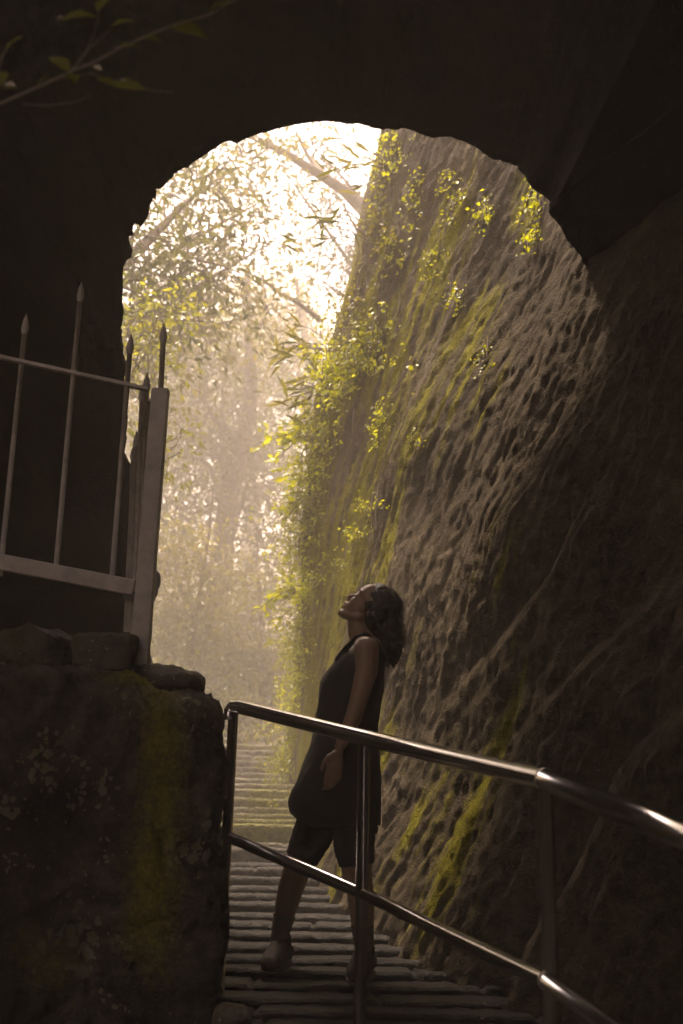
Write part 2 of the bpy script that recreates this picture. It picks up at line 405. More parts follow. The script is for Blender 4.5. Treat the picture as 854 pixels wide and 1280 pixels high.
# ------------------------------------------------------------------ steps + ground
low_px = [1060, 1078, 1085, 1096, 1108, 1118, 1129, 1141, 1153, 1167, 1181, 1197, 1213, 1229, 1247, 1266, 1287, 1310, 1335]
edges = []
for kk, py in enumerate(low_px):
    Yk = 6.75 - .204 * kk
    edges.append((Yk, W(320, py, Yk).z))
up_px = [1031, 1024, 1017, 1009, 998, 987, 980, 973, 966, 959, 952, 945, 938, 931]
ups = []
for kk, py in enumerate(up_px):
    Yk = 7.05 + .36 * kk
    ups.append((Yk, W(320, py, Yk).z))
mids = [(6.9, W(320, 1053, 6.9).z)]
profile = sorted(edges + mids + ups)
def ground_z(Y):
    z = profile[0][1] - .02
    for e in profile:
        if e[0] <= Y + 1e-6: z = e[1]
    return z
# stone treads: one rough slab per step, all in one flight
NX = 420
xs_ = np.linspace(-2.6, 1.7, NX)
sv = []; sf = []; n0 = 0; ma = []; wa_ = []
for i, (Yk, zk) in enumerate(profile):
    Yn = profile[i + 1][0] + .10 if i + 1 < len(profile) else Yk + 1.5
    pr = [(Yk + .012, zk - .22), (Yk + .006, zk - .10), (Yk, zk - .03), (Yk + .002, zk - .010), (Yk + .012, zk - .001), (Yk + .05, zk - .003), (Yk + .10, zk - .010), (Yk + .17, zk - .017), (Yn, zk - .019)]
    pr = np.array(pr); npf = len(pr)
    bid = np.floor(xs_ * 1.15 + _h(i, 3, 1, 5) * 9 + .3 * fbm(xs_ * .7, i, 0, 1, 3)).astype(np.int64)
    edge_ = np.r_[0, np.abs(np.diff(bid))] + np.r_[np.abs(np.diff(bid)), 0]
    jz = fbm(xs_ * .9, i * 3.1, 0, 3, 7) * .006 + (_h(bid, i, 7, 2) - .5) * .008 - edge_ * .012
    P = np.zeros((NX, npf, 3)); P[..., 0] = xs_[:, None]
    P[..., 1] = pr[None, :, 0] + (fbm(xs_ * 9, i * 1.7, 0, 4, 8) * .008 + fbm(xs_ * 1.3, i * 2.7, 0, 2, 12) * .012)[:, None]
    P[..., 2] = pr[None, :, 1] + jz[:, None] + fbm(xs_[:, None] * 18, pr[None, :, 0] * 18, i, 4, 9, .7) * .008
    sv.append(P.reshape(-1, 3)); sf.append(grid_faces(NX, npf) + n0); n0 += NX * npf
    wa_.append(np.full(P[..., 0].size, float(sstep(7.15, 6.5, Yk))) * .95)  # near flight painted dark as if shaded; far treads stay pale as if sunlit
    mm = 0.75 if 7.0 < Yk < 9.0 else (.45 if Yk >= 9.0 else .10)
    ma.append(np.clip(mm * (0.55 + .6 * fbm(P[..., 0] * 2, P[..., 1] * 2, 0, 2, 13)) + .35 * sstep(-.9, -.5, P[..., 0]) * (Yk > 6.8), 0, 1).ravel())
wet_shades = np.concatenate(wa_)
steps = mesh_np('stone_steps', np.concatenate(sv), np.concatenate(sf), M['step'], attr={'moss': np.concatenate(ma), 'wet_shade': wet_shades}); tag(steps, kind='structure')

# terrain: one sheet to the horizon
gx = np.concatenate([-np.geomspace(500, 14, 22), np.linspace(-13, 13, 130), np.geomspace(14, 500, 22)])
gy = np.concatenate([-np.geomspace(500, 14, 20), np.linspace(-13, 46, 200), np.geomspace(48, 500, 24)])
GX, GY = np.meshgrid(gx, gy, indexing='ij')
pY = np.array([p[0] for p in profile]); pZ = np.array([p[1] for p in profile])
gz = np.interp(np.clip(GY, -13, 12), np.r_[-13, 2, pY, 13], np.r_[-1.4, pZ[0] - .1, pZ, pZ[-1] + .05]) - .16
zt = pZ[-1]
gz = gz + np.clip(GY - 12.6, 0, 60) * .20 + np.clip(-GX - 1.9, 0, 30) * .45 * sstep(6.5, 8, GY)
gz = gz + fbm(GX * .35, GY * .35, 0 * GX, 4, 15) * .25 * (1 + .0 * GX) * sstep(1.2, 3.5, np.abs(GX + .6)) + fbm(GX * .05, GY * .05, 0 * GX, 3, 16) * np.clip((np.hypot(GX, GY) - 20) * .06, 0, 9)
gz = gz + sstep(-2.0, -5.5, GY) * 8  # unseen bank added behind the camera to shut out light
ground = mesh_np('ground', np.stack([GX, GY, gz], -1).reshape(-1, 3), grid_faces(len(gx), len(gy)), M['soil']); tag(ground, kind='structure')
def terrain(x, y):
    i = np.argmin(np.abs(gx - x)); j = np.argmin(np.abs(gy - y)); return float(gz[i, j])

# ------------------------------------------------------------------ boulder with fence on it
def blob_rock(name, mat, c, h, n=60, pw=4, amp=.08, fs=2.2, seed=0, moss=None, parent=None, warp=None, fine=False):
    """superquadric block displaced by noise, centre c, half sizes h"""
    u = np.linspace(-math.pi / 2, math.pi / 2, n); v = np.linspace(-math.pi, math.pi, 2 * n, endpoint=False)
    Vv, U = np.meshgrid(v, u, indexing='ij')
    d = np.stack([np.cos(U) * np.cos(Vv), np.cos(U) * np.sin(Vv), np.sin(U)], -1)
    r = 1 / (np.abs(d[..., 0])**pw + np.abs(d[..., 1])**pw + np.abs(d[..., 2])**pw)**(1 / pw)
    P = d * r[..., None] * np.array(h) + np.array(list(c))
    dn = fbm(P[..., 0] * fs, P[..., 1] * fs, P[..., 2] * fs, 6, seed, .55) * amp + ridge(P[..., 0] * fs * 2, P[..., 1] * fs * 2, P[..., 2] * fs * 2, 2, seed + 40) * amp * .25
    if fine:
        x_, y_, z_ = P[..., 0], P[..., 1], P[..., 2]
        dn = dn + np.abs(fbm(x_ * 5, y_ * 5, z_ * 5, 5, seed + 60, .6)) * .045 + ridge(x_ * 14, y_ * 14, z_ * 11, 3, seed + 70) * .010 + fbm(x_ * 40, y_ * 40, z_ * 40, 3, seed + 80) * .008
        dn = dn + terrace(fbm(x_ * 2.5, y_ * 2.5, z_ * 2.0, 5, seed + 90, .6), 5) * .10
    P = P + d * dn[..., None]
    if warp is not None: P = warp(P)
    Pf = P.reshape(-1, 3)
    mv = moss(Pf) if moss else np.clip(.35 + .5 * fbm(Pf[:, 0] * 5, Pf[:, 1] * 5, Pf[:, 2] * 5, 3, seed + 3), 0, 1)
    return mesh_np(name, Pf, grid_faces(2 * n, n, True), mat, parent, attr={'moss': mv})
EY = 3.55                                      # the boulder's front plane
e_r = W(283, 1000, EY).x
def bwarp(P):
    x, y, z = P[..., 0], P[..., 1], P[..., 2]
    # right edge profile read off the photo (height -> x)
    pys = np.array([860, 875, 890, 930, 960, 1000, 1030, 1055, 1070, 1100, 1180, 1280, 1400]); pxs = np.array([276, 282, 284, 285, 289, 287, 281, 276, 279, 284, 282, 281, 281])
    zz = np.array([W(a, b, EY).z for a, b in zip(pxs, pys)]); xx = np.array([W(a, b, EY).x for a, b in zip(pxs, pys)])
    tgt = np.interp(z, zz[::-1], xx[::-1])
    wgt = sstep(-1.6, -.45, x)
    x = x + (tgt - e_r - .01) * wgt - np.clip(y - EY, 0, 3) * .16 * wgt
    y = y - .25 * sstep(-.75, -1.1, x) + .18 * sstep(.25, .0, np.abs(x + .62))*0
    return np.stack([x, y, z], -1)
topz = W(120, 850, EY + .1).z
def bmoss(P):
    px, py = proj(P)
    m = .9 * np.exp(-((px - 205) / 34)**2 - ((py - 930) / 110)**2) + .8 * np.exp(-((px - 190) / 40)**2 - ((py - 1130) / 110)**2) + .5 * np.exp(-((px - 60) / 60)**2 - ((py - 1200) / 60)**2)
    m += .7 * np.exp(-((px - 165) / 60)**2 - ((py - 845) / 14)**2)
    return np.clip(m + .25 * fbm(P[:, 0] * 6, P[:, 1] * 6, P[:, 2] * 6, 3, 77), 0, 1)
hz = (topz + 1.9) / 2
boulder = blob_rock('boulder', M['boulder'], (e_r - 1.35, EY + 1.0, topz - hz), (1.35, 1.0, hz), n=330, pw=18, amp=.07, fs=1.9, seed=200, fine=True, moss=bmoss, warp=bwarp)
tag(boulder, 'huge dark mossy boulder under the metal fence in the lower left', 'boulder')
st = blob_rock('stone', M['stone'], W(42, 818, 3.75), (.13, .12, .082), 50, 2.8, .05, 7, 301)
tag(st, 'rounded grey stone lying on the boulder under the fence, left of the squared one', 'stone', 'loose stones on the boulder')
st = blob_rock('stone', M['stone'], W(130, 817, 3.72), (.098, .11, .068), 50, 6, .028, 9, 311)
tag(st, 'squared mossy stone lying on the boulder beside the fence post', 'stone', 'loose stones on the boulder')
st = blob_rock('stone', M['stone'], W(206, 856, 3.95), (.14, .2, .05), 50, 2.5, .04, 6, 321)
tag(st, 'flat stone slab lying on the boulder right of the fence post', 'stone', 'loose stones on the boulder')
st = blob_rock('stone', M['stone'], W(88, 838, 3.8), (.045, .05, .03), 40, 2.5, .02, 12, 331)
tag(st, 'small dark pebble between the round stone and the squared stone', 'stone', 'loose stones on the boulder')
st = blob_rock('stone', M['stone'], W(292, 1274, 3.3), (.05, .07, .03), 40, 2.5, .02, 12, 341)
tag(st, 'worn stone on the lowest steps at the foot of the boulder', 'stone', 'loose stones on the boulder')

# ------------------------------------------------------------------ spiked metal fence
FY = 3.85
fence = empty('metal_fence', W(173, 826, FY)); tag(fence, 'grey painted metal fence with spiked bars standing on the boulder', 'fence')
mb = MB(); bar(mb, W(174, 832, FY), W(201, 487, FY), .066, .05)
o = mb.build('post', M['paint'], fence, smooth=False)
bv = o.modifiers.new('b', 'BEVEL'); bv.width = .004; bv.segments = 2
mb = MB(); bar(mb, W(168, 735, FY), W(-292, 646, FY - .05), .06, .035); o = mb.build('bottom_rail', M['paint'], fence, smooth=False)
bv = o.modifiers.new('b', 'BEVEL'); bv.width = .004; bv.segments = 2
mb = MB(); bar(mb, W(186, 487, FY), W(-262, 389, FY - .05), .013, .03); mb.build('top_rail', M['paint'], fence, smooth=False)
def spike_bar(b, t, r, parent, n=8):
    b = Vector(b); t = Vector(t); d = (t - b).normalized()
    mb = MB(); tube(mb, [b, t - d * .085], r, n); o = mb.build('bar', M['paint'], parent)
    mb = MB(); tube(mb, [t - d * .088, t - d * .062, t - d * .03, t], [r, r * 1.55, r * 1.0, r * .1], 8)
    mb.build('spike', M['paint'], o) if False else None
    sp = mb.build('spike', M['paint'], parent); 
    return o, sp
def fbar(b, t, Y, r=.0105):
    o, sp = spike_bar(W(*b, Y), W(*t, Y), r, fence)
    m = sp.data; sp.parent = o                 # spike is a sub-part of its bar (same origin)
    sp.location = (0, 0, 0)
fbar((0, 720), (33, 392), FY - .01); fbar((69, 722), (102, 352), FY - .01); fbar((139, 735), (164, 417), FY - .005)
fbar((-72, 706), (-38, 365), FY - .01); fbar((-142, 694), (-108, 340), FY - .02); fbar((-212, 680), (-178, 325), FY - .03)
mb = MB(); bar(mb, W(-300, 860, FY - .05), W(-268, 387, FY - .05), .066, .05); o = mb.build('post', M['paint'], fence, smooth=False)
bv = o.modifiers.new('b', 'BEVEL'); bv.width = .004; bv.segments = 2
# the return panel runs back from the post along the boulder's edge
for i, (bx_, by_, tx_, ty_, Yq) in enumerate([(186, 800, 205, 404, FY + .09), (172, 800, 184, 466, FY + .38), (166, 795, 178, 480, FY + .62), (160, 790, 171, 538, FY + .95), (157, 790, 167, 556, FY + 1.25)]):
    o, sp = spike_bar(W(bx_, by_, Yq), W(tx_, ty_, Yq), .011, fence); sp.parent = o; sp.location = (0, 0, 0)
mb = MB(); bar(mb, W(189, 500, FY + .02), W(167, 600, FY + 1.3), .03, .012, up=(0, 0, 1)); mb.build('return_rail', M['paint'], fence, smooth=False)
mb = MB(); bar(mb, W(178, 745, FY + .02), W(160, 745, FY + 1.3), .05, .03, up=(0, 0, 1)); mb.build('return_rail', M['paint'], fence, smooth=False)

# ------------------------------------------------------------------ handrail
Y0, Y1, Y2 = 4.02, 3.42, 2.58
HR = empty('handrail', W(455, 1280, Y1)); tag(HR, 'shiny round steel handrail running down past posts in front of the woman', 'handrail')
tA, tB, tC = W(291, 885, Y0), W(455, 922, Y1), W(681, 974, Y2)
lA, lB, lC = W(287, 1047, Y0), W(454, 1117, Y1), W(683, 1226, Y2)
tD = W(680 + 240, 974 + 98, 1.80); lD = W(683 + 120, 1226 + 108, 2.06)
tD = tC + (tD - tC) * 1.5; lD = lC + (lD - lC) * ((tD.y - lC.y) / (lD.y - lC.y)); lD.x = tD.x
RT, RL, RP = .0258, .0195, .0195
c0 = W(286, 893, Y0)
mb = MB(); tube(mb, [W(287, 900, Y0), W(287.5, 889, Y0), W(291, 884.5, Y0), W(300, 884, Y0 - .03), tB, tC + (tC - tB).normalized() * .004], [RT * .8, RT * .93, RT, RT, RT, RT], 28); mb.build('top_rail', M['steel'], HR)
mb = MB(); tube(mb, [tC, tD], RT * 1.0, 28); mb.build('top_rail', M['steel'], HR)
mb = MB(); tube(mb, [lA, lB, lC], RL, 24); mb.build('lower_rail', M['steel'], HR)
mb = MB(); tube(mb, [lC, lD], RL, 24); mb.build('lower_rail', M['steel'], HR)
mb = MB(); tube(mb, [tD, Vector((tD.x, tD.y, -1.6))], RP, 24); mb.build('post', M['steel'], HR)
for t, bz, Yp in (((292, 890), -1.2, Y0), ((455, 925), -1.6, Y1), ((682, 978), -1.6, Y2)):
    a = W(*t, Yp); b_ = Vector((a.x - (.0 if Yp < 4 else .012), a.y, bz))
    mb = MB(); tube(mb, [a, b_], RP * (1.0 if Yp > 3 else .93), 24); mb.build('post', M['steel'], HR)
for c, r in ((lB, .024), (lC, .024), (tC, .0268)):
    d = (lC - lB).normalized() if c is not tC else (tC - tB).normalized()
    mb = MB(); tube(mb, [c - d * .006, c + d * .006], [r * (0.99 if c is tC else .88)] * 2, 24); mb.build('weld_joint', M['weld'], HR)
mb = MB(); fl = W(277, 1046, Y0 + .02); tube(mb, [fl + Vector((-.012, 0, 0)), fl + Vector((.002, 0, 0))], .034, 24)
tube(mb, [fl, lA], .014, 12); mb.build('wall_flange', M['steel'], HR)

# ------------------------------------------------------------------ person
PY = 4.32
s_ = W(428, 900, PY).length / F_PX * .98
def PP(x, y, dy=0.0):
    v = W(x, y, PY); return Vector((v.x, PY + dy, v.z))
def cap(mb, a, b, r0, r1, fl=(1, 1, 1), n=14):
    a, b = Vector(a), Vector(b)
    K = 5; pts = []; rr = []
    d = (b - a); L = d.length; d.normalize()
    for q in range(K): 
        th = math.pi / 2 * q / K; pts.append(a - d * r0 * math.cos(th)); rr.append(max(r0 * math.sin(th), .0004))
    pts.append(a); rr.append(r0); pts.append(b); rr.append(r1)
    for q in range(1, K + 1):
        th = math.pi / 2 * q / K; pts.append(b + d * r1 * math.sin(th)); rr.append(max(r1 * math.cos(th), .0004))
    tube(mb, pts, rr, n)
def chain(mb, pts, rad, n=14):
    for i in range(len(pts) - 1): cap(mb, pts[i], pts[i + 1], rad[i], rad[i + 1], n=n)
def ell(mb, c, ax, rad, n=20):
    """ax: 3 unit axes"""
    u = np.linspace(-math.pi / 2, math.pi / 2, n); v = np.linspace(-math.pi, math.pi, 2 * n, endpoint=False)
    Vv, U = np.meshgrid(v, u, indexing='ij')
    d = np.stack([np.cos(U) * np.cos(Vv) * rad[0], np.cos(U) * np.sin(Vv) * rad[1], np.sin(U) * rad[2]], -1)
    Mx = np.array([list(a) for a in ax])
    P = d.reshape(-1, 3) @ Mx + np.array(list(c))
    F = grid_faces(2 * n, n, True)
    if np.linalg.det(Mx) < 0: F = F[:, ::-1]
    mb.add(P, F)
def loft(mb, rings, n=40, closed=True):
    """rings: (center, rx, ry) horizontal superellipses along a column"""
    V = []; 
    for c, rx, ry in rings:
        a = np.arange(n) * 2 * math.pi / n
        ca, sa = np.cos(a), np.sin(a)
        V.append(np.stack([c[0] + rx * np.sign(ca) * np.abs(ca)**.9, c[1] + ry * np.sign(sa) * np.abs(sa)**.9, c[2] + 0 * a], -1))
    V = np.array(V).transpose(1, 0, 2).reshape(-1, 3); m = len(rings)
    F = grid_faces(n, m, True); F3 = []
    if closed:
        V = np.concatenate([V, [list(rings[0][0])], [list(rings[-1][0])]])
        for i in range(n):
            j = (i + 1) % n; F3.append((i * m, j * m, n * m)); F3.append((j * m + m - 1, i * m + m - 1, n * m + 1))
    mb.add2(V, F, np.array(F3).reshape(-1, 3))
def bake(o, voxel, smooth=4, disp=None, adaptive=0):
    m = o.modifiers.new('r', 'REMESH'); m.mode = 'VOXEL'; m.voxel_size = voxel; m.use_smooth_shade = True
    m = o.modifiers.new('s', 'SMOOTH'); m.iterations = smooth; m.factor = .5
    dg = bpy.context.evaluated_depsgraph_get(); dg.update()
    me = bpy.data.meshes.new_from_object(o.evaluated_get(dg)); me.name = o.name
    mats = [x for x in o.data.materials]
    o.modifiers.clear(); o.data = me
    if disp:
        co = np.zeros(len(me.vertices) * 3, np.float32); me.vertices.foreach_get('co', co); co = co.reshape(-1, 3)
        no = np.zeros(len(me.vertices) * 3, np.float32); me.vertices.foreach_get('normal', no); no = no.reshape(-1, 3)
        co = co + no * disp(co)[:, None]; me.vertices.foreach_set('co', co.astype(np.float32).ravel())
    if not me.materials and mats: me.materials.append(mats[0])
    me.polygons.foreach_set('use_smooth', np.full(len(me.polygons), True)); me.update()
    return o
gzp = ground_z(PY)
person = empty('person', (PP(405, 1200).x, PY, gzp))
tag(person, 'woman in a black sleeveless dress standing on the steps with her head tipped back', 'person')

# head frame
E = PP(462, 767, 0)
a45 = R_(45)
fwd = Vector((-math.cos(a45), 0, math.sin(a45))); upv = Vector((math.sin(a45), 0, math.cos(a45))); lat = Vector((0, 1, 0))
def H(f, u, l=0): return E + fwd * (f * s_) + upv * (u * s_) + lat * (l * s_)
HX = (fwd, lat, upv)
mb = MB()
ell(mb, H(1, 14), HX, (30 * s_, 23 * s_, 26 * s_)); ell(mb, H(13, -2), HX, (17 * s_, 18 * s_, 25 * s_))
for q in (-1, 1):
    cap(mb, H(4, -14, 13 * q), H(22, -24, 5 * q), 6.5 * s_, 5.5 * s_)
    ell(mb, H(21.5, -5, 10 * q), HX, (7.5 * s_, 7 * s_, 8.5 * s_)); ell(mb, H(-1, -2, 19.5 * q), HX, (3.6 * s_, 2.2 * s_, 6 * s_))
    ell(mb, H(26, 3.2, 8.5 * q), HX, (3.4 * s_, 4.6 * s_, 3.2 * s_))
    ell(mb, H(31.8, -6.3, 2.9 * q), HX, (2.8 * s_, 2.2 * s_, 2.2 * s_))
    cap(mb, H(28, 9.5, 3 * q), H(26, 10.5, 13 * q), 3.0 * s_, 2.6 * s_)
ell(mb, H(20, 18), HX, (9 * s_, 18 * s_, 13 * s_))
ell(mb, H(25, -25.5), HX, (5.6 * s_, 6.5 * s_, 5.2 * s_))
cap(mb, H(28.0, 6), H(33.8, -4.5), 2.3 * s_, 3.0 * s_); ell(mb, H(25.5, -14), HX, (5 * s_, 9 * s_, 7 * s_))
chain(mb, [H(26, -13.8, -7), H(30.6, -12.6, -2), H(30.6, -12.6, 2), H(26, -13.8, 7)], [1.5 * s_, 2.0 * s_, 2.0 * s_, 1.5 * s_], 10)
chain(mb, [H(25.5, -15.5, -6), H(29.6, -18.2, -2), H(29.6, -18.2, 2), H(25.5, -15.5, 6)], [1.5 * s_, 2.3 * s_, 2.3 * s_, 1.5 * s_], 10)
# neck and torso
cap(mb, PP(450, 778), PP(455, 812), 16.5 * s_, 17 * s_); cap(mb, H(6, -14), PP(447, 790), 13 * s_, 13 * s_)
TOR = [(806, 443, 470, .055), (812, 436, 474, .11), (820, 428, 477, .155), (832, 419, 478, .168), (850, 407, 478, .158), (866, 403, 476, .145), (885, 400, 471, .13), (905, 397, 467, .125), (930, 393, 466, .14), (960, 388, 468, .162), (990, 382, 470, .172), (1015, 380, 468, .168), (1032, 388, 462, .15)]
def rings(T, grow=0, gw=0):
    R = []
    for y, a, b, hw in T:
        A_, B_ = PP(a - grow, y), PP(b + grow, y); R.append((((A_.x + B_.x) / 2, PY, (A_.z + B_.z) / 2), (B_.x - A_.x) / 2, hw + gw))
    return R
loft(mb, rings(TOR))
for q in (-1, 1):
    cap(mb, PP(452, 805, .05 * q), PP(456, 817, .155 * q), 10 * s_, 15 * s_)
    sh, el, wrs = PP(457, 817, .175 * q), PP(447, 880, .20 * q), PP(425, 934, .205 * q)
    chain(mb, [sh, PP(457, 842, .185 * q), el], [15.5 * s_, 14 * s_, 11 * s_]); chain(mb, [el, PP(441, 900, .203 * q), wrs], [11 * s_, 10.5 * s_, 6.6 * s_])
    D_ = .205 * q
    mcp = [(412, 957, -.0), (416.5, 960.5, -.004), (421, 961, -.002), (425, 959, .002)]
    for (mx, my, mo) in mcp: cap(mb, PP(423.5, 938, D_), PP(mx, my, D_ + mo), 5.2 * s_, 3.9 * s_, n=10)
    fin = [[(412, 957), (408.5, 969), (407, 978), (407.5, 983)], [(416.5, 960.5), (414, 974), (408.5, 983), (404, 986)], [(421, 961), (420, 975), (414.5, 984), (409, 987)], [(425, 959), (425, 971), (420.5, 980), (416, 983)]]
    for fi, ch in enumerate(fin):
        o_ = [0, -.004 * q, -.010 * q, -.016 * q]
        chain(mb, [PP(x, y, D_ + o_[i] + (-.003, 0, 0, .003)[fi]) for i, (x, y) in enumerate(ch)], [3.1 * s_, 2.7 * s_, 2.4 * s_, 2.0 * s_], 10)
    chain(mb, [PP(420, 943, D_ - .008), PP(411.5, 947, D_ - .018), PP(405.5, 954, D_ - .02), PP(403.5, 962, D_ - .016)], [4.4 * s_, 3.7 * s_, 2.9 * s_, 2.2 * s_], 10)
# legs
LEG = {1: [(410, 1005, .085), (388, 1050, .09), (372, 1086, .09), (363, 1112, .088), (357, 1135, .085), (349, 1172, .08), (347, 1190, .08)],
       -1: [(440, 1005, -.085), (442, 1050, -.09), (446, 1090, -.09), (450, 1115, -.09), (452, 1138, -.09), (454, 1180, -.09), (454, 1197, -.09)]}
LR = [28, 24, 17.5, 16, 14.5, 9.5, 9.0]
for q in (1, -1): chain(mb, [PP(*p) for p in LEG[q]], [r * s_ for r in LR])
FOOT = {1: (PP(349, 1208, .08), Vector((-.22, -.97, 0)).normalized()), -1: (PP(454, 1218, -.09), Vector((-.2, -.98, 0)).normalized())}
for q in (1, -1):
    c, d = FOOT[q]; c = Vector((c.x, c.y, gzp + .045))
    chain(mb, [c - d * .05, c + d * .07 + Vector((0, 0, -.008)), c + d * .15 + Vector((0, 0, -.018))], [.034, .034, .022])
    cap(mb, PP(*LEG[q][-1]), c, 9 * s_, .036)
body = mb.build('body', M['skin'], person); bake(body, .0045, 5)
# dress
DR = [(822, 424, 478.5, .158), (832, 416, 479.5, .173), (842, 408, 479.5, .174), (854, 402, 479.5, .166), (866, 400, 478, .156), (880, 399, 474.5, .142), (905, 394.5, 471, .132), (930, 389, 472, .150), (955, 381, 473, .172), (975, 373, 474, .182), (990, 366, 474.5, .186), (1004, 362, 475, .188), (1014, 364, 475, .188), (1022, 372, 475, .186), (1030, 384, 474, .178)]
mb = MB(); loft(mb, rings(DR, 1.0), n=90, closed=True)
for q in (-1, 1):
    chain(mb, [PP(424, 828, .085 * q), PP(432, 814, .092 * q), PP(444, 801, .094 * q), PP(456, 797, .094 * q), PP(470, 808, .09 * q), PP(476, 826, .085 * q)], [6 * s_, 3.6 * s_, 3.2 * s_, 3.2 * s_, 3.6 * s_, 6 * s_])
dress = mb.build('dress', M['dress'], person)
def wrinkle(co):
    wz = co[:, 2] + gzp
    fl = sstep(.35, -.3, wz) 
    ang = co[:, 0] * 9 + co[:, 1] * 13
    return (.006 * fbm(ang * .8 + wz * 3.0, wz * 5, 0 * wz, 3, 4) + .007 * fl * ridge(ang * .9, wz * .8, 0 * wz, 2, 24)) * (.5 + fl) + .004 * fbm(co[:, 0] * 22 - wz * 10, co[:, 1] * 22, wz * 9, 3, 5)
bake(dress, .006, 3, wrinkle)
# back flap of the dress hem falls lower than the front
mb = MB(); chain(mb, [PP(462, 1000, -.05), PP(466, 1036, -.06)], [9 * s_, 6 * s_]); chain(mb, [PP(462, 1000, .05), PP(466, 1036, .06)], [9 * s_, 6 * s_]); chain(mb, [PP(464, 1010, -.1), PP(464, 1010, .1)], [9 * s_, 9 * s_]); chain(mb, [PP(466, 1034, -.09), PP(466, 1034, .09)], [6 * s_, 6 * s_])
hem = mb.build('dress_hem', M['dress'], person); bake(hem, .006, 4, wrinkle)
# shorts under the dress, bare shins, thick socks
for q in (1, -1):
    pts = [PP(*p) for p in LEG[q]]; mb = MB()
    cut = pts[1].lerp(pts[2], .72)
    chain(mb, [pts[0], pts[1]], [(LR[0] + 1.2) * s_, (LR[1] + 1.2) * s_])
    tube(mb, [pts[1], cut], [(LR[1] + 1.2) * s_, (LR[1] * .28 + LR[2] * .72 + 1.8) * s_], 24)
    o = mb.build('shorts_leg', M['leggings'], person); bake(o, .005, 3, lambda co: .004 * fbm(co[:, 0] * 12, co[:, 1] * 12, co[:, 2] * 40, 3, 6))
    mb = MB(); a_ = pts[4].lerp(pts[5], .32)
    tube(mb, [a_, pts[4].lerp(pts[5], .40), pts[5], pts[6]], [14.2 * s_, 13.4 * s_, 11.2 * s_, 10.8 * s_], 24)
    o = mb.build('sock', M['sock'], person); bake(o, .004, 2, lambda co: .002 * fbm(co[:, 0] * 20, co[:, 1] * 20, co[:, 2] * 90, 2, 9))
# shoes
for q in (1, -1):
    c, d = FOOT[q]; c = Vector((c.x, c.y, gzp + .045)); side = Vector((-d.y, d.x, 0)); mb = MB()
    chain(mb, [c - d * .055, c + d * .03 + Vector((0, 0, .012)), c + d * .09 + Vector((0, 0, -.004)), c + d * .17 + Vector((0, 0, -.012))], [.041, .044, .044, .031], 20)
    for sd_ in (-1, 1): cap(mb, c + side * .012 * sd_ + d * .06, c + side * .014 * sd_ + d * .13 + Vector((0, 0, -.01)), .036, .03)
    cap(mb, c + Vector((0, 0, .01)), c + Vector((0, 0, .05)) - d * .01, .043, .040)
    o = mb.build('shoe', M['shoe'], person); bake(o, .005, 3, lambda co: .004 * fbm(co[:, 0] * 30, co[:, 1] * 30, co[:, 2] * 60, 3, 8))
    mb = MB(); ell(mb, c + d * .055 + Vector((0, 0, -.036)), (d, side, Vector((0, 0, 1))), (.15, .052, .013)); mb.build('sole', M['sole'], o.parent and person)
# hair
mb = MB()
ell(mb, H(-5, 15), HX, (29.5 * s_, 26.5 * s_, 28.5 * s_)); ell(mb, H(6, 27), HX, (18 * s_, 20 * s_, 14 * s_)); ell(mb, H(-13, -2), HX, (13 * s_, 23 * s_, 20 * s_)); ell(mb, H(-3, 5), HX, (9 * s_, 25 * s_, 12 * s_)); ell(mb, H(-5, -3), HX, (10 * s_, 24.5 * s_, 13 * s_))
for (x, y, r) in ((482, 764, 19), (487, 778, 18), (489.5, 794, 16), (488, 809, 13.5), (486, 821, 9.5), (474, 786, 14)):
    ell(mb, PP(x, y), HX, (r * s_, r * s_ * 1.15, r * s_))
hair = mb.build('hair', M['hair'], person)
bake(hair, .005, 12, lambda co: .010 * fbm(co[:, 0] * 28, co[:, 1] * 28, co[:, 2] * 28, 3, 18))
mb = MB(); rr = random.Random(5)
for i in range(900):
    t = rr.random(); x = 484 + 7 * math.sin(t * 3.1); y = 768 + 58 * t; r0 = (17 * (1 - t) + 7 * t)
    th = rr.uniform(0, 6.28); ph = rr.uniform(-.4, 1)
    d = Vector((math.cos(th) * .9, math.sin(th), rr.uniform(-.6, .3))).normalized()
    p = PP(x, y) + d * r0 * s_ * .85; pts = [p]; v = d
    for q in range(6):
        v = (v + Vector((rr.uniform(-.8, .8), rr.uniform(-.8, .8), rr.uniform(-1.0, .25)))).normalized(); p = p + v * .0065; pts.append(p)
    tube(mb, pts, [.0014] * 6 + [.0005], 4, False)
for i in range(160):
    f_, u_, l_ = rr.uniform(-1, .6), rr.uniform(-.2, 1), rr.uniform(-1, 1); d = Vector((f_, l_, u_)).normalized()
    p = H(-5 + d.x * 29, 15 + d.z * 28, d.y * 26); pts = [p]; v = (fwd * d.x + upv * d.z + lat * d.y) * .7 - fwd * .7
    for q in range(4):
        v = (v + Vector((rr.uniform(-.6, .6), rr.uniform(-.6, .6), rr.uniform(-.6, .6)))).normalized(); p = p + v * .004; pts.append(p)
    tube(mb, pts, [.0008] * 4 + [.0003], 4, False)
mb.build('loose_curls', M['hair'], hair if False else person)
mb = MB()
for q in (-1, 1): chain(mb, [H(28.6, 1.2, 5 * q), H(29.6, .6, 8.5 * q), H(28.0, 1.4, 12 * q)], [.5 * s_, .8 * s_, .5 * s_], 8)
mb.build('eyelashes', M['lash'], person)
mb = MB()
for q in (-1, 1): chain(mb, [H(30.6, 10.0, 4 * q), H(30.4, 11.8, 9 * q), H(27.6, 11.2, 14 * q)], [.7 * s_, .9 * s_, .5 * s_], 8)
mb.build('eyebrows', M['lash'], person)

